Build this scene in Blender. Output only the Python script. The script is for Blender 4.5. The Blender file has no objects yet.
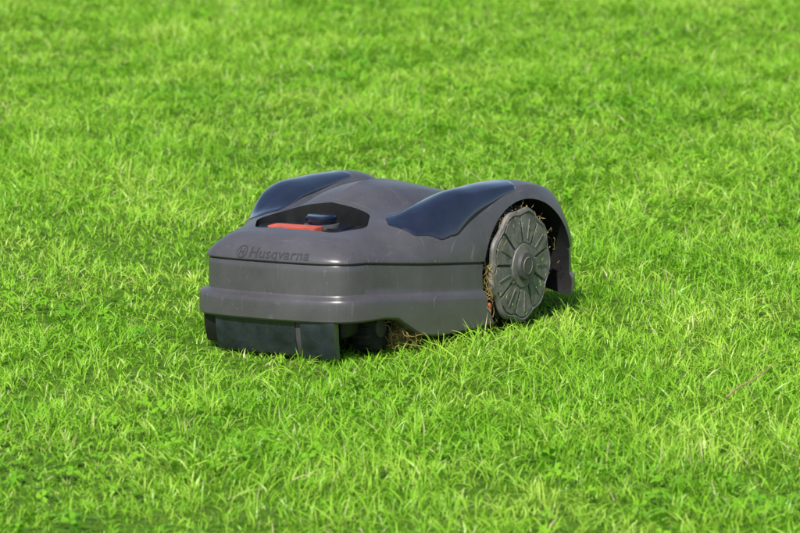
import bpy, bmesh, math, random
import numpy as np
from mathutils import Vector, Matrix
from mathutils.bvhtree import BVHTree
rng=np.random.default_rng(7); random.seed(7)
sc=bpy.context.scene
sc.view_settings.view_transform='Standard'; sc.view_settings.look='None'; sc.view_settings.exposure=0
col=sc.collection

# ------------------------------------------------------------ helpers
def new_obj(name,me,parent=None,mats=()):
    o=bpy.data.objects.new(name,me); col.objects.link(o)
    if parent: o.parent=parent
    for m in mats: me.materials.append(m)
    return o
def mat(name,base,rough=.5,spec=.5,coat=0,metal=0,bump=0,bscale=300,var=0,vscale=12,coatr=.05):
    m=bpy.data.materials.new(name); m.use_nodes=True; nt=m.node_tree; b=nt.nodes['Principled BSDF']
    b.inputs['Base Color'].default_value=(*base,1); b.inputs['Roughness'].default_value=rough
    b.inputs['Specular IOR Level'].default_value=spec; b.inputs['Coat Weight'].default_value=coat
    b.inputs['Coat Roughness'].default_value=coatr; b.inputs['Metallic'].default_value=metal
    tc=nt.nodes.new('ShaderNodeTexCoord')
    if var:
        n=nt.nodes.new('ShaderNodeTexNoise'); n.inputs['Scale'].default_value=vscale; n.inputs['Detail'].default_value=8; n.inputs['Roughness'].default_value=.65
        nt.links.new(tc.outputs['Object'],n.inputs['Vector'])
        r=nt.nodes.new('ShaderNodeValToRGB'); r.color_ramp.elements[0].position=.35; r.color_ramp.elements[1].position=.7
        r.color_ramp.elements[0].color=(*[c*(1-var) for c in base],1); r.color_ramp.elements[1].color=(*[min(1,c*(1+var)) for c in base],1)
        nt.links.new(n.outputs['Fac'],r.inputs['Fac']); nt.links.new(r.outputs['Color'],b.inputs['Base Color'])
        mr=nt.nodes.new('ShaderNodeMapRange'); mr.inputs['To Min'].default_value=max(0,rough-.08); mr.inputs['To Max'].default_value=min(1,rough+.12)
        nt.links.new(n.outputs['Fac'],mr.inputs['Value']); nt.links.new(mr.outputs['Result'],b.inputs['Roughness'])
    if bump:
        n2=nt.nodes.new('ShaderNodeTexNoise'); n2.inputs['Scale'].default_value=bscale; n2.inputs['Detail'].default_value=3
        nt.links.new(tc.outputs['Object'],n2.inputs['Vector'])
        bp=nt.nodes.new('ShaderNodeBump'); bp.inputs['Strength'].default_value=bump; bp.inputs['Distance'].default_value=.001
        nt.links.new(n2.outputs['Fac'],bp.inputs['Height']); nt.links.new(bp.outputs['Normal'],b.inputs['Normal'])
    return m

def body_mat():
    m=mat('body_plastic',(.086,.082,.092),.28,.6,bump=.10,bscale=900,var=.18,vscale=9)
    nt=m.node_tree; b=nt.nodes['Principled BSDF']; L=nt.links
    last=b.inputs['Base Color'].links[0].from_socket
    tc=nt.nodes.new('ShaderNodeTexCoord')
    for k,(rot,sc_) in enumerate([((.3,.2,.7),(400,12,14)),((1.1,.5,2.0),(14,500,10)),((.2,.1,.4),(170,170,170))]):
        mp=nt.nodes.new('ShaderNodeMapping'); mp.inputs['Rotation'].default_value=rot; mp.inputs['Scale'].default_value=sc_
        L.new(tc.outputs['Object'],mp.inputs['Vector'])
        n=nt.nodes.new('ShaderNodeTexNoise'); n.inputs['Scale'].default_value=1; n.inputs['Detail'].default_value=2
        L.new(mp.outputs['Vector'],n.inputs['Vector'])
        r=nt.nodes.new('ShaderNodeValToRGB'); r.color_ramp.elements[0].position=.69; r.color_ramp.elements[1].position=.75
        L.new(n.outputs['Fac'],r.inputs['Fac'])
        mx=nt.nodes.new('ShaderNodeMix'); mx.data_type='RGBA'
        mm=nt.nodes.new('ShaderNodeMath'); mm.operation='MULTIPLY'; mm.inputs[1].default_value=.55
        L.new(r.outputs['Color'],mm.inputs[0]); L.new(mm.outputs[0],mx.inputs[0])
        L.new(last,mx.inputs[6]); mx.inputs[7].default_value=(.21,.20,.185,1)
        last=mx.outputs[2]
    sx_=nt.nodes.new('ShaderNodeSeparateXYZ'); L.new(tc.outputs['Object'],sx_.inputs[0])
    g=nt.nodes.new('ShaderNodeMapRange'); g.inputs['From Min'].default_value=.11; g.inputs['From Max'].default_value=.02; g.inputs['To Min'].default_value=0; g.inputs['To Max'].default_value=.8
    L.new(sx_.outputs[2],g.inputs['Value'])
    n=nt.nodes.new('ShaderNodeTexNoise'); n.inputs['Scale'].default_value=35; n.inputs['Detail'].default_value=8; L.new(tc.outputs['Object'],n.inputs['Vector'])
    mu=nt.nodes.new('ShaderNodeMath'); mu.operation='MULTIPLY'; L.new(g.outputs['Result'],mu.inputs[0]); L.new(n.outputs['Fac'],mu.inputs[1])
    mx=nt.nodes.new('ShaderNodeMix'); mx.data_type='RGBA'; L.new(mu.outputs[0],mx.inputs[0]); L.new(last,mx.inputs[6]); mx.inputs[7].default_value=(.11,.11,.08,1)
    L.new(mx.outputs[2],b.inputs['Base Color'])
    return m
M_body=body_mat()
M_dark=mat('dark_plastic',(.012,.012,.013),.5,.4,var=.3,vscale=30)
M_panel=mat('gloss_panel',(.014,.018,.038),.12,.8,coat=.9,var=.25,vscale=18)
M_guard=mat('guard_plastic',(.024,.029,.043),.22,.6,coat=.4,var=.5,vscale=22)
M_orange=mat('orange_plastic',(.70,.13,.03),.4,.4,var=.15,vscale=30)
M_red=mat('red_plastic',(.62,.11,.06),.4,.5,var=.2,vscale=40)
M_knob=mat('knob_gloss',(.008,.012,.03),.14,.6,coat=.4)
M_rubber=mat('tyre_rubber',(.022,.021,.019),.75,.3,var=.5,vscale=40,bump=.5,bscale=200)
M_wheel=mat('wheel_cover_plastic',(.170,.164,.150),.48,.4,var=.5,vscale=26,bump=.2,bscale=300)
M_hub=mat('hub_plastic',(.080,.076,.076),.45,.4,var=.25,vscale=40)
M_text=mat('emblem',(.048,.046,.051),.35,.5)
M_dry=mat('dry_clippings',(.36,.27,.10),.8,.2,var=.4,vscale=60)

MA=math.radians(238)
mower=bpy.data.objects.new('robotic_lawn_mower',None); col.objects.link(mower)
mower.rotation_euler=(math.radians(2.2),0,MA); mower.scale=(.955,1.045,1.0)
mower.location=(math.cos(MA)*.010,math.sin(MA)*.010,0)

def hermite(xs,ys,x):
    xs=np.asarray(xs,float); ys=np.asarray(ys,float); x=np.asarray(x,float)
    if ys.ndim==1: ys=np.broadcast_to(ys,(len(x),len(xs)))
    m=np.zeros_like(ys,dtype=float); h=np.diff(xs); dd=np.diff(ys,axis=1)/h
    m=np.array(m); m[:,1:-1]=(dd[:,:-1]*h[1:]+dd[:,1:]*h[:-1])/(h[1:]+h[:-1]); m[:,0]=dd[:,0]; m[:,-1]=dd[:,-1]
    x=np.clip(x,xs[0],xs[-1]); i=np.clip(np.searchsorted(xs,x)-1,0,len(xs)-2); r=np.arange(len(x))
    H=h[i]; t=(x-xs[i])/H
    return ((2*t**3-3*t**2+1)*ys[r,i]+(t**3-2*t**2+t)*H*m[r,i]+(-2*t**3+3*t**2)*ys[r,i+1]+(t**3-t**2)*H*m[r,i+1])

UT=[-.26,-.2,-.1,0,.1,.2,.27,.33,.42,.5,.60]
VT=[0,.06,.115,.16,.21,.25,.29]
HT=np.array([
[.205,.205,.19,.215,.220,.215,.20],
[.225,.22,.21,.243,.250,.244,.23],
[.258,.250,.234,.278,.286,.276,.254],
[.284,.272,.244,.288,.294,.284,.258],
[.306,.290,.252,.290,.297,.279,.244],
[.313,.297,.257,.287,.293,.264,.220],
[.303,.290,.260,.274,.271,.239,.200],
[.282,.275,.262,.256,.239,.213,.192],
[.258,.258,.252,.241,.224,.207,.19],
[.248,.247,.242,.233,.218,.204,.19],
[.236,.235,.230,.222,.208,.198,.188]])
def Hf(u,v):
    cols=np.stack([hermite(UT,HT[:,k],u) for k in range(len(VT))],axis=1)
    return hermite(VT,cols,np.abs(v))

half=[(.592,0),(.590,.07),(.582,.13),(.562,.170),(.525,.193),(.46,.208),(.36,.226),(.26,.246),(.16,.264),(.05,.276),(-.05,.281),(-.14,.282),(-.215,.270),(-.250,.235),(-.260,.12)]
pts=half+[(-.262,0)]+[(u,-v) for u,v in half[1:]][::-1]
pts=np.array(pts); n=len(pts)
dense=[]
for i in range(n):
    p0,p1,p2,p3=pts[i-1],pts[i],pts[(i+1)%n],pts[(i+2)%n]
    for t in np.linspace(0,1,60,endpoint=False):
        dense.append(.5*((2*p1)+(-p0+p2)*t+(2*p0-5*p1+4*p2-p3)*t*t+(-p0+3*p1-3*p2+p3)*t**3))
dense=np.array(dense)
seg=np.linalg.norm(np.roll(dense,-1,0)-dense,axis=1); cum=np.concatenate([[0],np.cumsum(seg)])
NA=560
tt=np.linspace(0,cum[-1],NA,endpoint=False); dd2=np.vstack([dense,dense[:1]])
O=np.stack([np.interp(tt,cum,dd2[:,0]),np.interp(tt,cum,dd2[:,1])],1)
T=np.roll(O,-1,0)-np.roll(O,1,0); T/=np.linalg.norm(T,axis=1)[:,None]
Nn=np.stack([T[:,1],-T[:,0]],1)
if np.mean(np.sum(Nn*(O-np.array([.2,0])),1))<0: Nn=-Nn
u=O[:,0]
zb=np.interp(u,[-.25,-.12,.1,.30,.36,.43,.47,.6],[.040,.024,.016,.016,.026,.070,.077,.080])
zbd=np.interp(u,[-.2,.12,.5,.6],[.07,.082,.124,.126])
zs=np.interp(u,[-.2,.13,.35,.5,.6],[.13,.148,.174,.195,.199])
fw=np.clip((u-.30)/.25,0,1); fw=fw*fw*(3-2*fw)
ins=.005+.019*fw
rings=[]
def ring(off,z): 
    P=O+Nn*np.asarray(off)[:,None] if np.ndim(off) else O+Nn*off
    rings.append(np.column_stack([P,z]))
ring(-.03,zb+.004); ring(-.012,zb); ring(-.004,zb+.002); ring(0*u-.0005,zb+.006)
for t in (.3,.6,.9): ring(-.0015*t+0*u,zb+.007+(zbd-.004-zb-.007)*t)
ring(-.0022+0*u,zbd-.002); ring(-.0045-.0*ins,zbd+.0015); ring(-.0045-.35*ins,zbd+.0045); ring(-.0045-.62*ins,zbd+.0068); ring(-.0045-.70*ins,zbd+.0095)
for t in (.2,.5,.8): ring(-.0045-ins*(.70+.06*t),zbd+.0095+(zs-.004-zbd-.0095)*t)
ins2=.0045+.78*ins
ring(-ins2,zs-.004); ring(-ins2-.001,zs-.0026); ring(-ins2-.006,zs-.0022); ring(-ins2-.006,zs+.0004)
ring(-ins2+.0015,zs+.0008); ring(-ins2+.003,zs+.0025)
base=rings[-1][:,:2]; z0=rings[-1][:,2]
C=np.array([.2,0.])
sup=np.sum((base-C)*Nn,1)
wf=np.clip(Nn[:,0],0,1)**2; wr=np.clip(-Nn[:,0],0,1)**2; ws=1-wf-wr
R=wf*.075+wr*.13+ws*(.035+.03*np.clip((u-.25)/.2,0,1))
K=130
for k in range(1,K+1):
    t=1-(k/K)**1.7*.985
    P=C+(base-C)*t; d=(1-t)*sup
    e=np.clip(d/R,0,1); E=np.sqrt(np.clip(1-(1-e)**2,0,1))
    E=E*.75+.25*np.clip(1-(1-e)**2,0,1)
    H=Hf(P[:,0],P[:,1]); rings.append(np.column_stack([P,z0+(H-z0)*E]))
V=np.vstack(rings); nr=len(rings)
verts=V.tolist(); verts.append([.2,0,float(Hf(np.array([.2]),np.array([0.]))[0])]); top=len(verts)-1
verts.append([.2,0,.06]); bot=len(verts)-1
faces=[]
for r in range(nr-1):
    a=r*NA; b=a+NA
    for i in range(NA):
        j=(i+1)%NA; faces.append((a+i,a+j,b+j,b+i))
a=(nr-1)*NA
for i in range(NA):
    j=(i+1)%NA; faces.append((a+i,a+j,top)); faces.append((j,i,bot))
me=bpy.data.meshes.new('shell'); me.from_pydata(verts,[],faces)
bm=bmesh.new(); bm.from_mesh(me); bmesh.ops.recalc_face_normals(bm,faces=bm.faces); bm.to_mesh(me); bm.free()
shell=new_obj('body_shell',me,None,[M_body,M_dark])
bv=BVHTree.FromObject(shell,bpy.context.evaluated_depsgraph_get())
def top_z(u_,v_):
    h=bv.ray_cast(Vector((u_,v_,1)),Vector((0,0,-1))); return h[0].z if h[0] else .2

def prism(name,poly,axis,lo,hi,mi=1):
    bm=bmesh.new(); A=[];B=[]
    for p in poly:
        if axis=='z': A.append(bm.verts.new((p[0],p[1],lo))); B.append(bm.verts.new((p[0],p[1],hi)))
        else: A.append(bm.verts.new((p[0],lo,p[1]))); B.append(bm.verts.new((p[0],hi,p[1])))
    bm.faces.new(A); bm.faces.new(B[::-1]); N=len(poly)
    for i in range(N): bm.faces.new((A[i],B[i],B[(i+1)%N],A[(i+1)%N]))
    bmesh.ops.recalc_face_normals(bm,faces=bm.faces)
    for f in bm.faces: f.material_index=mi
    m=bpy.data.meshes.new(name); bm.to_mesh(m); bm.free()
    o=new_obj(name,m,None,[M_body,M_dark]); return o
def rounded(poly,r=.02,n=6):
    out=[];N=len(poly)
    for i in range(N):
        p0,p1,p2=[Vector(poly[k%N]) for k in (i-1,i,i+1)]
        a=p1+(p0-p1).normalized()*r; b=p1+(p2-p1).normalized()*r
        for k in range(n+1):
            t=k/n; out.append(tuple((1-t)**2*a+2*t*(1-t)*p1+t*t*b))
    return out
cut=[]
arch=[( -.018+.178*math.cos(t), .116+.143*math.sin(t)) for t in np.linspace(0,2*math.pi,96,endpoint=False)]
arch=[(a_, b_ if b_>.12 else .12+(b_-.12)*1.3) for a_,b_ in arch]
cut.append(prism('cutA',arch,'v',.185,.4)); cut.append(prism('cutB',arch,'v',-.4,-.185))
rec=rounded([(.468,-.092),(.472,.095),(.40,.130),(.325,.095),(.318,0),(.325,-.095),(.385,-.138)],.018)
cut.append(prism('cutC',rec,'z',.240,.5))
for c in cut:
    md=shell.modifiers.new('b','BOOLEAN'); md.operation='DIFFERENCE'; md.solver='EXACT'; md.object=c
dg=bpy.context.evaluated_depsgraph_get(); dg.update()
ev=bpy.data.meshes.new_from_object(shell.evaluated_get(dg))
shell.modifiers.clear(); shell.data=ev
for c in cut: bpy.data.objects.remove(c,do_unlink=True)
ev.polygons.foreach_set('use_smooth',[True]*len(ev.polygons)); ev.set_sharp_from_angle(angle=math.radians(32))
shell.parent=mower
bv2=BVHTree.FromObject(shell,bpy.context.evaluated_depsgraph_get())

def patch(name,poly,off,thick,m,sgn=1,rc=.02,grow=0,K2=26):
    P=rounded([(p[0],p[1]) for p in poly],rc,10)
    Q=[]
    for i in range(len(P)):
        a=Vector(P[i]); b=Vector(P[(i+1)%len(P)]); L_=(b-a).length; k_=max(1,int(L_/.005))
        for q in range(k_): Q.append(a+(b-a)*q/k_)
    c=sum(Q,Vector((0,0)))/len(Q)
    if grow: Q=[q+(q-c).normalized()*grow for q in Q]
    bm=bmesh.new(); R_=[]
    for k in range(K2):
        t=1-k/K2; row=[]
        for q in Q:
            p=c+(q-c)*(t if k else 1.004); row.append(bm.verts.new((p.x,p.y*sgn,top_z(p.x,p.y*sgn)+off-(.0012 if k==0 else 0))))
        R_.append(row)
    cv=bm.verts.new((c.x,c.y*sgn,top_z(c.x,c.y*sgn)+off)); N=len(Q)
    lowr=[bm.verts.new((v.co.x,v.co.y,v.co.z-thick)) for v in R_[0]]
    for i in range(N):
        j=(i+1)%N
        for k in range(K2-1): bm.faces.new((R_[k][i],R_[k][j],R_[k+1][j],R_[k+1][i]))
        bm.faces.new((R_[-1][i],R_[-1][j],cv)); bm.faces.new((lowr[i],lowr[j],R_[0][j],R_[0][i]))
    bmesh.ops.recalc_face_normals(bm,faces=bm.faces)
    mm=bpy.data.meshes.new(name); bm.to_mesh(mm); bm.free()
    mm.polygons.foreach_set('use_smooth',[True]*len(mm.polygons)); mm.set_sharp_from_angle(angle=math.radians(50))
    return new_obj(name,mm,mower,[m])
PP=[(.322,.128),(.358,.156),(.334,.200),(.276,.229),(.225,.239),(.09,.246),(-.010,.248),(-.040,.210),(-.035,.157),(.10,.147),(.20,.141)]
for sgn,nm in ((1,'left'),(-1,'right')):
    patch('hump_panel_'+nm,PP,.0028,.006,M_panel,sgn=sgn,rc=.009)
    patch('hump_panel_gap_'+nm,PP,.0009,.004,M_dark,sgn=sgn,rc=.009,grow=.0028)

def box(name,c,s,m,bev=.004,rot=(0,0,0),parent=mower,seg=3):
    bm=bmesh.new(); bmesh.ops.create_cube(bm,size=1)
    for v in bm.verts: v.co=Vector((v.co.x*s[0],v.co.y*s[1],v.co.z*s[2]))
    if bev: bmesh.ops.bevel(bm,geom=bm.edges[:],offset=bev,segments=seg,affect='EDGES',profile=.5)
    mm=bpy.data.meshes.new(name); bm.to_mesh(mm); bm.free()
    mm.polygons.foreach_set('use_smooth',[True]*len(mm.polygons)); mm.set_sharp_from_angle(angle=math.radians(35))
    o=new_obj(name,mm,parent,[m]); o.location=c; o.rotation_euler=rot; return o
def lathe(name,prof,m,loc,axis='v',N=64,rad=None,parent=mower,sharp=35):
    vs=[];fs=[]
    for k,(r,h) in enumerate(prof):
        for i in range(N):
            t=2*math.pi*i/N; rr=r if rad is None else rad(r,t,k)
            if axis=='v': vs.append((rr*math.cos(t),h,rr*math.sin(t)))
            else: vs.append((rr*math.cos(t),rr*math.sin(t),h))
    for k in range(len(prof)-1):
        for i in range(N):
            j=(i+1)%N; fs.append((k*N+i,k*N+j,(k+1)*N+j,(k+1)*N+i))
    fs.append(tuple(range(N))); fs.append(tuple((len(prof)-1)*N+i for i in range(N)))
    mm=bpy.data.meshes.new(name); mm.from_pydata(vs,[],fs)
    bm=bmesh.new(); bm.from_mesh(mm); bmesh.ops.recalc_face_normals(bm,faces=bm.faces); bm.to_mesh(mm); bm.free()
    mm.polygons.foreach_set('use_smooth',[True]*len(mm.polygons)); mm.set_sharp_from_angle(angle=math.radians(sharp))
    o=new_obj(name,mm,parent,[m]); o.location=loc; return o

box('chassis',(.21,0,.080),(.52,.32,.085),M_dark,.012)
box('front_chassis',(.49,0,.068),(.10,.30,.05),M_dark,.01)
box('rear_axle',(0,0,.125),(.07,.40,.07),M_dark,.01)
box('chassis_rear',(-.10,0,.10),(.16,.34,.10),M_dark,.02)
def guard(name,v0,v1,m,zt,zb_,uo=0,nv=30):
    bm=bmesh.new(); prof=[(-.002,zt),(.002,zt-.004),(.001,(zt+zb_)/2),(-.006,zb_+.006),(-.010,zb_),(-.02,zb_+.001),(-.018,zt)]
    R_=[]
    for i in range(nv+1):
        v=v0+(v1-v0)*i/nv; un=.577-.35*v*v*1.0+uo
        R_.append([bm.verts.new((un+p[0],v,p[1])) for p in prof])
    L=len(prof)
    for i in range(nv):
        for k in range(L): bm.faces.new((R_[i][k],R_[i+1][k],R_[i+1][(k+1)%L],R_[i][(k+1)%L]))
    bm.faces.new(R_[0]); bm.faces.new(R_[-1][::-1]); bmesh.ops.recalc_face_normals(bm,faces=bm.faces)
    mm=bpy.data.meshes.new(name); bm.to_mesh(mm); bm.free()
    mm.polygons.foreach_set('use_smooth',[True]*len(mm.polygons)); mm.set_sharp_from_angle(angle=math.radians(30))
    return new_obj(name,mm,mower,[m])
guard('front_guard',-.128,.060,M_guard,.084,.010)
guard('front_guard_end',.075,.148,M_guard,.084,.005,.005)
guard('front_guard_rib',.058,.075,M_hub,.084,.010,-.003,4)
guard('front_guard_back',-.165,-.120,M_dark,.084,.022,-.012,6)
for s in (1,-1):
    prof=[(.012,-.022),(.046,-.022),(.052,-.016),(.052,.016),(.046,.022),(.012,.022)]
    nm='l' if s>0 else 'r'
    lathe('castor_wheel_'+nm,prof,M_rubber,(.425,.145*s,.052),N=96,
          rad=lambda r,t,k: r*(1.0 if math.sin(t*18)>0 else .91) if r>.045 else r)
    lathe('castor_hub_'+nm,[(.02,-.0245),(.022,.0),(.02,.0245)],M_hub,(.425,.145*s,.052),N=32)
    box('castor_fork_'+nm,(.41,.145*s-.034*s,.075),(.035,.010,.06),M_dark,.003)
    box('castor_top_'+nm,(.41,.145*s-.010*s,.114),(.05,.05,.02),M_dark,.004)
for s in (1,-1):
    w=bpy.data.objects.new('drive_wheel_'+('l' if s>0 else 'r'),None); col.objects.link(w); w.parent=mower
    w.location=(.010,.232*s,.124); w.rotation_euler=(0,.2,0 if s>0 else math.pi); w.scale=(1.07,1,1.0)
    prof=[(.03,-.034),(.100,-.034),(.112,-.030),(.112,.016),(.104,.022),(.03,.022)]
    lathe('tyre',prof,M_rubber,(0,0,0),N=192,parent=w,rad=lambda r,t,k:(r+.011 if math.sin(t*24)>-.1 else r) if r>.11 else r)
    def rw(r,t,k): return r+(.0035*math.cos(9*t) if r>.10 else 0)
    lathe('cover',[(.02,.022),(.117,.024),(.119,.028),(.117,.033),(.111,.0355),(.107,.0325),(.099,.0325),(.040,.037),(.036,.037)],M_wheel,(0,0,0),N=200,parent=w,rad=rw)
    lathe('cover_inner_ring',[(.036,.03),(.047,.036),(.045,.0400),(.036,.041)],M_wheel,(0,0,0),N=64,parent=w)
    lathe('hub_cap',[(.001,.03),(.030,.03),(.031,.043),(.028,.0475),(.012,.049),(.001,.049)],M_hub,(0,0,0),N=48,parent=w)
    lathe('hub_ring',[(.016,.0482),(.0172,.0498),(.0184,.0482)],M_wheel,(0,0,0),N=40,parent=w)
    for k in range(9):
        th=2*math.pi*(k)/9
        bm=bmesh.new()
        def P(r,a,h): return bm.verts.new((r*math.cos(th+a),h,r*math.sin(th+a)))
        lo=[];hi=[]
        outl=[(.049,-.30),(.075,-.318),(.102,-.328),(.108,-.18),(.110,0),(.108,.18),(.102,.328),(.075,.318),(.049,.30)]
        for r,a in outl: lo.append(P(r,a,.030)); hi.append(P(.0765+(r-.0765)*.96,a*.965,.0382-.045*(r-.05)))
        bm.faces.new(hi); n_=len(lo)
        for i in range(n_): bm.faces.new((lo[i],lo[(i+1)%n_],hi[(i+1)%n_],hi[i]))
        bmesh.ops.recalc_face_normals(bm,faces=bm.faces)
        mm=bpy.data.meshes.new('petal'); bm.to_mesh(mm); bm.free(); new_obj('cover_petal_%d'%k,mm,w,[M_wheel])
        # narrow stiffening rib along each petal centre
        bm=bmesh.new(); lo=[];hi=[]
        for r,a in ((.056,-.035),(.098,-.014),(.098,.014),(.056,.035)): lo.append(P(r,a,.033)); hi.append(P(r*1.0,a*.6,.0400-.045*(r-.05)))
        bm.faces.new(hi)
        for i in range(4): bm.faces.new((lo[i],lo[(i+1)%4],hi[(i+1)%4],hi[i]))
        bmesh.ops.recalc_face_normals(bm,faces=bm.faces)
        mm=bpy.data.meshes.new('rib'); bm.to_mesh(mm); bm.free(); new_obj('cover_rib_%d'%k,mm,w,[M_wheel])
        bm=bmesh.new(); th=2*math.pi*(k+.5)/9
        v_=[]
        for r,a in ((.054,-.045),(.094,-.018),(.096,0),(.094,.018),(.054,.045)): v_.append(bm.verts.new((r*math.cos(th+a),.0385-.09*(r-.05),r*math.sin(th+a))))
        bm.faces.new(v_); bmesh.ops.recalc_face_normals(bm,faces=bm.faces)
        mm=bpy.data.meshes.new('slot'); bm.to_mesh(mm); bm.free(); new_obj('cover_slot_%d'%k,mm,w,[M_dark])
box('orange_tab',(.146,.256,.052),(.012,.018,.026),M_orange,.004)
box('orange_frame',(-.155,.215,.06),(.012,.03,.05),M_orange,.003)
flo=rounded([(.464,-.088),(.468,.090),(.40,.125),(.331,.091),(.325,0),(.331,-.091),(.385,-.132)],.016)
o=prism('recess_floor',flo,'z',.234,.2425); o.parent=mower
def recol(o,m):
    o.parent=mower; o.data.materials.clear(); o.data.materials.append(m)
    for p in o.data.polygons: p.material_index=0
recol(prism('display_screen',rounded([(.405,-.075),(.405,.075),(.340,.07),(.340,-.07)],.012),'z',.241,.2450),M_knob)
recol(prism('stop_plate',rounded([(.458,-.072),(.458,.040),(.418,.040),(.414,-.072)],.01),'z',.241,.2520),M_red)
lathe('control_knob',[(.001,.240),(.028,.240),(.029,.256),(.031,.258),(.031,.265),(.028,.269),(.012,.2695),(.001,.2695)],M_knob,(.380,.012,0),axis='z',N=56,rad=lambda r,t,k:r*(1+.02*(math.sin(20*t)>0)) if r>.030 else r)
lathe('knob_collar',[(.030,.240),(.037,.240),(.036,.250),(.030,.251)],M_hub,(.380,.012,0),axis='z',N=48)

cu=bpy.data.curves.new('t','FONT'); cu.body='Husqvarna'; cu.size=.031; cu.space_character=1.04; cu.offset=.0002
to=bpy.data.objects.new('t',cu); col.objects.link(to)
dg=bpy.context.evaluated_depsgraph_get(); dg.update()
tm=bpy.data.meshes.new_from_object(to.evaluated_get(dg)); bpy.data.objects.remove(to,do_unlink=True)
bm=bmesh.new(); bm.from_mesh(tm)
bmesh.ops.triangulate(bm,faces=bm.faces); bmesh.ops.subdivide_edges(bm,edges=[e for e in bm.edges if e.calc_length()>.004],cuts=2,use_grid_fill=False); bmesh.ops.triangulate(bm,faces=bm.faces)
xs=[v.co.x for v in bm.verts]; x0,x1=min(xs),max(xs); wid=.136
ZT=.2065; VS=.015
for v in bm.verts:
    vv=-.060+VS+(v.co.x-x0)/(x1-x0)*wid; zz=ZT+v.co.y*.85
    h=bv2.ray_cast(Vector((1,vv,zz)),Vector((-1,0,0)))
    uu=h[0].x if h[0] else .5
    v.co=Vector((uu+.0010,vv,zz))
bm.to_mesh(tm); bm.free()
new_obj('lettering',tm,mower,[M_text])
bm=bmesh.new()
def fz(vv,zz,o_):
    h=bv2.ray_cast(Vector((1,vv,zz)),Vector((-1,0,0))); return bm.verts.new(((h[0].x if h[0] else .5)+o_,vv,zz))
A=[];B=[]
for i in range(32):
    t=2*math.pi*i/32
    for r,Lst in ((.0115,A),(.0097,B)): Lst.append(fz(-.080+VS+r*math.cos(t)*1.1,ZT+.0085+r*math.sin(t),.0011))
for i in range(32): bm.faces.new((A[i],A[(i+1)%32],B[(i+1)%32],B[i]))
for (a0,b0,a1,b1) in ((-.006,-.006,-.003,.006),(.003,-.006,.006,.006),(-.003,-.0015,.003,.0015)):
    bm.faces.new([fz(-.080+VS+a_,ZT+.0085+b_,.0012) for a_,b_ in ((a0,b0),(a1,b0),(a1,b1),(a0,b1))])
mm=bpy.data.meshes.new('emblem'); bm.to_mesh(mm); bm.free(); new_obj('nose_emblem',mm,mower,[M_text])

# ------------------------------------------------------------ terrain
G=rng.random((256,256))
def vnoise(x,y,s,seed=0):
    x=np.asarray(x)*s+seed*17.3+1000; y=np.asarray(y)*s+seed*31.7+1000
    xi=np.floor(x).astype(int); yi=np.floor(y).astype(int); fx=x-xi; fy=y-yi
    fx=fx*fx*(3-2*fx); fy=fy*fy*(3-2*fy)
    g=lambda a,b:G[a%256,b%256]
    return (g(xi,yi)*(1-fx)+g(xi+1,yi)*fx)*(1-fy)+(g(xi,yi+1)*(1-fx)+g(xi+1,yi+1)*fx)*fy
def ground_z(x,y):
    r=np.sqrt(x*x+y*y); w=np.clip((r-.45)/.6,0,1)*np.clip((30-r)/20,0,1)
    return w*((vnoise(x,y,1.3,1)-.5)*.022+(vnoise(x,y,4.5,2)-.5)*.016)
k=np.linspace(-1,1,261); gx=np.sinh(k*6.0)/np.sinh(6.0)*400
XX,YY=np.meshgrid(gx,gx,indexing='ij'); ZZ=ground_z(XX,YY)
gm=bpy.data.meshes.new('lawn_ground'); nn=len(gx)
vs=np.column_stack([XX.ravel(),YY.ravel(),ZZ.ravel()])
ii,jj=np.meshgrid(np.arange(nn-1),np.arange(nn-1),indexing='ij'); q=(ii*nn+jj).ravel()
fc=np.column_stack([q,q+nn,q+nn+1,q+1])
def fast_mesh(me,vs,quads,tris=None,smooth=False):
    nq=len(quads); nt_=0 if tris is None else len(tris)
    me.vertices.add(len(vs)); me.vertices.foreach_set('co',vs.astype(np.float32).ravel())
    loops=quads.ravel() if tris is None else np.concatenate([quads.ravel(),tris.ravel()])
    me.loops.add(len(loops)); me.loops.foreach_set('vertex_index',loops.astype(np.int32))
    starts=np.arange(nq)*4
    if nt_: starts=np.concatenate([starts,nq*4+np.arange(nt_)*3])
    me.polygons.add(nq+nt_); me.polygons.foreach_set('loop_start',starts.astype(np.int32))
    if smooth: me.polygons.foreach_set('use_smooth',np.ones(nq+nt_,bool))
    me.update(calc_edges=True)
fast_mesh(gm,vs,fc,smooth=True)
mg=bpy.data.materials.new('lawn_soil_thatch'); mg.use_nodes=True; nt=mg.node_tree; b=nt.nodes['Principled BSDF']
tc=nt.nodes.new('ShaderNodeTexCoord'); n1=nt.nodes.new('ShaderNodeTexNoise'); n1.inputs['Scale'].default_value=40; n1.inputs['Detail'].default_value=8
nt.links.new(tc.outputs['Object'],n1.inputs['Vector']); r=nt.nodes.new('ShaderNodeValToRGB')
r.color_ramp.elements[0].position=.35; r.color_ramp.elements[0].color=(.04,.09,.01,1); r.color_ramp.elements[1].position=.7; r.color_ramp.elements[1].color=(.12,.24,.02,1)
nt.links.new(n1.outputs['Fac'],r.inputs['Fac']); nt.links.new(r.outputs['Color'],b.inputs['Base Color']); b.inputs['Roughness'].default_value=.95; b.inputs['Specular IOR Level'].default_value=.1
new_obj('lawn_ground',gm,None,[mg])

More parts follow.
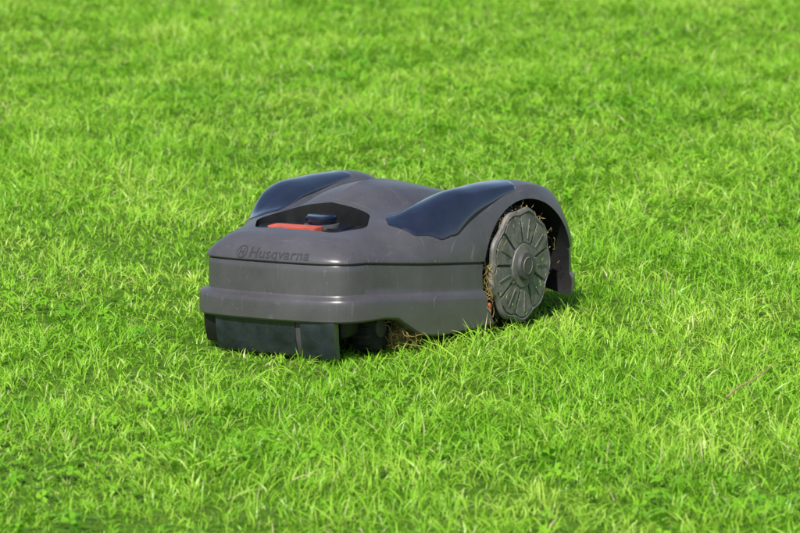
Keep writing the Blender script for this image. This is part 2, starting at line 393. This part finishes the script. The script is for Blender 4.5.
# ------------------------------------------------------------ grass
def in_frame(x,y,mx=0.):
    dist=y+8.96
    return np.abs(x+.03)<dist*.0955+mx
def scatter(dens,x0,x1,y0,y1):
    N=int(dens*(x1-x0)*(y1-y0)); return rng.uniform(x0,x1,N),rng.uniform(y0,y1,N)
xa,ya=scatter(13500,-1.6,1.5,-2.7,5.6); k_=in_frame(xa,ya,.10); xa,ya=xa[k_],ya[k_]
xb,yb=scatter(3000,-3.0,3.0,-3.2,7.0); k_=~(in_frame(xb,yb,.10)&(yb>-2.7)&(yb<5.6)); xb,yb=xb[k_],yb[k_]
X=np.concatenate([xa,xb]); Y=np.concatenate([ya,yb])
cell=.045
ci=np.floor(X/cell+.5).astype(int); cj=np.floor(Y/cell+.5).astype(int)
jx=(G[ci%256,cj%256]-.5)*.9; jy=(G[(ci+77)%256,(cj+31)%256]-.5)*.9
tcx=(ci+jx)*cell; tcy=(cj+jy)*cell
pull=rng.uniform(0,.6,len(X))*(G[(ci+5)%256,(cj+99)%256]>.35)
dxT,dyT=X-tcx,Y-tcy
X=X-dxT*pull; Y=Y-dyT*pull
tuft=G[(ci+13)%256,(cj+201)%256]; dxT,dyT=dxT*(1-pull),dyT*(1-pull)
cl=vnoise(X,Y,14,3)*.5+vnoise(X,Y,31,4)*.5
keep=rng.random(len(X))<(.40+1.15*cl); X,Y,tuft,dxT,dyT,pull=[a[keep] for a in (X,Y,tuft,dxT,dyT,pull)]; N=len(X)
F=np.array([math.cos(MA),math.sin(MA)]); Lf=np.array([-F[1],F[0]])
U=X*F[0]+Y*F[1]; Vv=X*Lf[0]+Y*Lf[1]
hw=np.interp(U,[-.245,-.225,-.1,.05,.26,.46,.54,.575],[.1,.26,.29,.288,.257,.216,.18,.05])
inside=(U>-.24)&(U<.555)&(np.abs(Vv)<hw-.006)
wheelfoot=(np.abs(U-.015)<.06)&(np.abs(np.abs(Vv)-.245)<.04)
keep=~wheelfoot; X,Y,U,Vv,inside,tuft,dxT,dyT,pull=[a[keep] for a in (X,Y,U,Vv,inside,tuft,dxT,dyT,pull)]; N=len(X)
hn=vnoise(X,Y,4,5)*.40+vnoise(X,Y,15,6)*.35+vnoise(X,Y,1.6,7)*.25
Ln=(.014+.038*np.clip((hn-.2)/.6,0,1))*(.70+.6*tuft)*rng.uniform(.5,1.4,N)
long_=rng.random(N)<.05; Ln[long_]*=1.45
fr=(U>.5)&(U<.72)&(np.abs(Vv)<.3); Ln[fr]*=.68
Ln[inside]=np.minimum(Ln[inside],.020)
wd=rng.uniform(.0013,.0033,N)
az=rng.uniform(0,2*np.pi,N)
comb=vnoise(X,Y,5,8)*2*np.pi*2
rr=np.hypot(dxT,dyT)+1e-6; wsp=np.clip(pull*1.8,0,1)
cx=np.cos(az)+.4*np.cos(comb)+wsp*dxT/rr; cy=np.sin(az)+.4*np.sin(comb)+wsp*dyT/rr; az=np.arctan2(cy,cx)
lean=rng.beta(2,2.0,N)*1.2+.12; lean[long_]+=.25
faz=az+np.pi/2+rng.normal(0,.7,N)
wx,wy=np.cos(faz),np.sin(faz); lx,ly=np.cos(az),np.sin(az)
bz=ground_z(X,Y)-.003
tv=np.array([0,.36,.72,1.]); wv=np.array([.8,1.,.72,0])
Vt=np.zeros((N,7,3),np.float32); Ct=np.zeros((N,7,4),np.float32)
rnd=np.clip(rng.random(N)*.65+tuft*.35,0,1); dry=(rng.random(N)<.035+.12*np.clip(vnoise(X,Y,2.3,9)-.55,0,1)).astype(float)*rng.uniform(.5,1,N)
idx=0
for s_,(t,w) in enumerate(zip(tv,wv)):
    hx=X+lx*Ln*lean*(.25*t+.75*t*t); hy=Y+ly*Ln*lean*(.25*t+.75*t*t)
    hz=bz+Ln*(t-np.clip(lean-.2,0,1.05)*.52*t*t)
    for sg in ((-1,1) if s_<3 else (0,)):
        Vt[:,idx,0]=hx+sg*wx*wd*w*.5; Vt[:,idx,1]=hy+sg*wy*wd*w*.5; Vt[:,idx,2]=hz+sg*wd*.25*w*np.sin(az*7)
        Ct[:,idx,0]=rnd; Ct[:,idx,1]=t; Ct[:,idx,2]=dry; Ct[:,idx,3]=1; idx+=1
bi=np.arange(N)[:,None]*7
quads=np.concatenate([bi+np.array([0,1,3,2]),bi+np.array([2,3,5,4])]); tris=bi+np.array([4,5,6])
allv=[Vt.reshape(-1,3)]; allc=[Ct.reshape(-1,4)]; nv0=N*7
nc=16000; cxs=rng.uniform(-1.6,1.6,nc); cys=rng.uniform(-2.7,5.6,nc)
m_=(vnoise(cxs,cys,2.6,11)*.6+vnoise(cxs,cys,7,12)*.4)>.50
Uc=cxs*F[0]+cys*F[1]; Vc=cxs*Lf[0]+cys*Lf[1]; m_&=~((Uc>-.29)&(Uc<.64)&(np.abs(Vc)<.32))
cxs,cys=cxs[m_],cys[m_]; nc=len(cxs); cz=ground_z(cxs,cys)+rng.uniform(.010,.030,nc); rot0=rng.uniform(0,6.28,nc); rs=rng.uniform(.0040,.0090,nc); crn=rng.random(nc)
tx=rng.normal(0,.35,nc); ty=rng.normal(-.15,.35,nc)
lv=[];lc=[];lq=[]
for leaf in range(3):
    a=rot0+leaf*2.094
    prof=[(0,0),(.7,.55),(1.5,.62),(1.9,0),(1.5,-.62),(.7,-.55)]
    arr=np.zeros((nc,6,3),np.float32)
    for k2,(p,q_) in enumerate(prof):
        dx=(p*np.cos(a)-q_*np.sin(a))*rs; dy=(p*np.sin(a)+q_*np.cos(a))*rs
        arr[:,k2,0]=cxs+dx; arr[:,k2,1]=cys+dy; arr[:,k2,2]=cz+dx*tx+dy*ty+abs(q_)*rs*.25
    c_=np.zeros((nc,6,4),np.float32); c_[:,:,0]=(crn*.35)[:,None]; c_[:,:,1]=.75; c_[:,:,3]=1
    b_=nv0+np.arange(nc)[:,None]*6; lq.append(b_+np.array([0,1,2,3])); lq.append(b_+np.array([0,3,4,5])); nv0+=nc*6
    lv.append(arr.reshape(-1,3)); lc.append(c_.reshape(-1,4))
allv+=lv; allc+=lc; quads=np.concatenate([quads]+lq)
AV=np.concatenate(allv); AC=np.concatenate(allc)
gr=bpy.data.meshes.new('grass'); fast_mesh(gr,AV,quads,tris)
at=gr.attributes.new('tint','FLOAT_COLOR','POINT'); at.data.foreach_set('color',AC.ravel())
mt=bpy.data.materials.new('grass_blade'); mt.use_nodes=True; nt=mt.node_tree; L=nt.links; b=nt.nodes['Principled BSDF']; out=nt.nodes['Material Output']
A=nt.nodes.new('ShaderNodeAttribute'); A.attribute_name='tint'; S=nt.nodes.new('ShaderNodeSeparateColor'); L.new(A.outputs['Color'],S.inputs[0])
tc=nt.nodes.new('ShaderNodeTexCoord')
n1=nt.nodes.new('ShaderNodeTexNoise'); n1.inputs['Scale'].default_value=2.2; n1.inputs['Detail'].default_value=6; n1.inputs['Roughness'].default_value=.6; L.new(tc.outputs['Object'],n1.inputs['Vector'])
mr=nt.nodes.new('ShaderNodeMapRange'); mr.inputs['From Min'].default_value=.32; mr.inputs['From Max'].default_value=.68; L.new(n1.outputs['Fac'],mr.inputs['Value'])
m1=nt.nodes.new('ShaderNodeMath'); m1.operation='MULTIPLY'; m1.inputs[1].default_value=.55; L.new(S.outputs[0],m1.inputs[0])
m2=nt.nodes.new('ShaderNodeMath'); m2.operation='MULTIPLY_ADD'; m2.inputs[1].default_value=.45; L.new(mr.outputs['Result'],m2.inputs[0]); L.new(m1.outputs[0],m2.inputs[2])
r=nt.nodes.new('ShaderNodeValToRGB'); e=r.color_ramp.elements; e[0].position=.10; e[0].color=(.145,.43,.014,1); e[1].position=.88; e[1].color=(.60,.82,.12,1)
x=e.new(.5); x.color=(.325,.66,.032,1); L.new(m2.outputs[0],r.inputs['Fac'])
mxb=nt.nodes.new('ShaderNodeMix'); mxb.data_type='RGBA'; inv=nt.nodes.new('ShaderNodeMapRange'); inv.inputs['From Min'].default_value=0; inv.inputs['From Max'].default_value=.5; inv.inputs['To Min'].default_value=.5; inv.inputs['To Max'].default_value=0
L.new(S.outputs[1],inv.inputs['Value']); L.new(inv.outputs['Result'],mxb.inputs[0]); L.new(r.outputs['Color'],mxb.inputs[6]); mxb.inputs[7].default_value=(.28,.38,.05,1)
mxd=nt.nodes.new('ShaderNodeMix'); mxd.data_type='RGBA'; L.new(S.outputs[2],mxd.inputs[0]); L.new(mxb.outputs[2],mxd.inputs[6]); mxd.inputs[7].default_value=(.68,.62,.33,1)
L.new(mxd.outputs[2],b.inputs['Base Color']); b.inputs['Roughness'].default_value=.38; b.inputs['Specular IOR Level'].default_value=.42
tr=nt.nodes.new('ShaderNodeBsdfTranslucent'); L.new(mxd.outputs[2],tr.inputs['Color'])
ms=nt.nodes.new('ShaderNodeMixShader'); ms.inputs[0].default_value=.36; L.new(b.outputs[0],ms.inputs[1]); L.new(tr.outputs[0],ms.inputs[2]); L.new(ms.outputs[0],out.inputs['Surface'])
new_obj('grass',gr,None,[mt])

def straws(name,items,m,parent):
    vs=[];fs=[]
    for (c,d,l,w) in items:
        c=Vector(c); d=Vector(d).normalized(); s_=d.cross(Vector((random.gauss(0,1),random.gauss(0,1),random.gauss(0,1)))).normalized()*w/2
        bend=Vector((random.gauss(0,1),random.gauss(0,1),random.gauss(0,1)))*l*.12
        k0=len(vs); a=c-d*l/2; e_=c+d*l/2; mid=c+bend
        vs+= [a-s_,a+s_,mid-s_,mid+s_,e_-s_*.3,e_+s_*.3]; fs+=[(k0,k0+1,k0+3,k0+2),(k0+2,k0+3,k0+5,k0+4)]
    mm=bpy.data.meshes.new(name); mm.from_pydata([tuple(v) for v in vs],[],fs); return new_obj(name,mm,parent,[m])
it=[]
for _ in range(450):
    it.append(((random.gauss(.368,.022),random.gauss(.184,.014),min(.06,abs(random.gauss(.028,.020))+.006)),(random.gauss(0,1),random.gauss(0,1),random.gauss(0,.8)),random.uniform(.010,.032),.0016))
for _ in range(190):
    t=random.uniform(math.radians(15),math.radians(200)); r_=random.gauss(.122,.005)
    it.append(((.01+r_*1.05*math.cos(t),random.gauss(.250,.012),.124+r_*math.sin(t)),(random.gauss(0,1)-math.sin(t),random.gauss(0,.5),random.gauss(0,1)+math.cos(t)),random.uniform(.006,.022),.0013))
for _ in range(120):
    it.append(((random.gauss(.143,.007),random.gauss(.255,.008),random.uniform(.02,.15)),(random.gauss(0,.6),random.gauss(0,.6),1),random.uniform(.01,.03),.0014))
straws('dry_clippings',it,M_dry,mower)
M_gc=mat('green_clippings',(.20,.36,.05),.6,.3,var=.3,vscale=60)
it=[]
for _ in range(50):
    t=random.uniform(0,6.28); r_=.115*math.sqrt(random.random())
    it.append(((.01+r_*math.cos(t),.232+.0400,.124+r_*math.sin(t)),(random.gauss(0,1),random.gauss(0,.1),random.gauss(0,1)),random.uniform(.003,.010),.0012))
straws('green_clippings',it,M_gc,mower)
def tube(name,pts,r,m):
    cu=bpy.data.curves.new(name,'CURVE'); cu.dimensions='3D'; cu.bevel_depth=r; cu.bevel_resolution=2
    sp=cu.splines.new('POLY'); sp.points.add(len(pts)-1)
    for i,p in enumerate(pts): sp.points[i].co=(*p,1); sp.points[i].radius=1-.5*i/len(pts)
    o=bpy.data.objects.new(name,cu); col.objects.link(o); cu.materials.append(m); return o
M_twig=mat('twig',(.36,.25,.14),.8,.2,var=.3,vscale=80)
tube('dry_stalk',[(.59,-.97,.028),(.618,-.94,.043),(.645,-.92,.052),(.672,-.88,.060),(.69,-.86,.072)],.0020,M_twig)

# ------------------------------------------------------------ light
w=bpy.data.worlds.new('World'); sc.world=w; w.use_nodes=True; nt=w.node_tree
sky=nt.nodes.new('ShaderNodeTexSky'); sky.sky_type='NISHITA'; sky.sun_disc=False
el=math.radians(50); sx,sy=-.30,-1.0; az_=math.atan2(sx,sy)
sky.sun_elevation=el; sky.sun_rotation=az_ % (2*math.pi)
nt.links.new(sky.outputs[0],nt.nodes['Background'].inputs[0]); nt.nodes['Background'].inputs[1].default_value=.11
ld=bpy.data.lights.new('sun','SUN'); ld.energy=5.0; ld.angle=math.radians(.5); ld.color=(1,.95,.87)
lo=bpy.data.objects.new('sun',ld); col.objects.link(lo)
l_=math.hypot(sx,sy); d=Vector((sx/l_*math.cos(el),sy/l_*math.cos(el),math.sin(el)))
lo.rotation_euler=d.to_track_quat('Z','Y').to_euler(); lo.location=d*20

# ------------------------------------------------------------ camera
cd=bpy.data.cameras.new('camera'); cam=bpy.data.objects.new('camera',cd); col.objects.link(cam); sc.camera=cam
e_=math.radians(10.6); aim=Vector((-.034,-.125,.125)); D=9
cam.location=aim+Vector((0,-math.cos(e_)*D,math.sin(e_)*D)); cam.rotation_euler=(aim-cam.location).to_track_quat('-Z','Y').to_euler()
cd.sensor_width=36; cd.lens=192.4; cd.clip_end=2000
cd.dof.use_dof=True; cd.dof.focus_distance=8.9; cd.dof.aperture_fstop=8
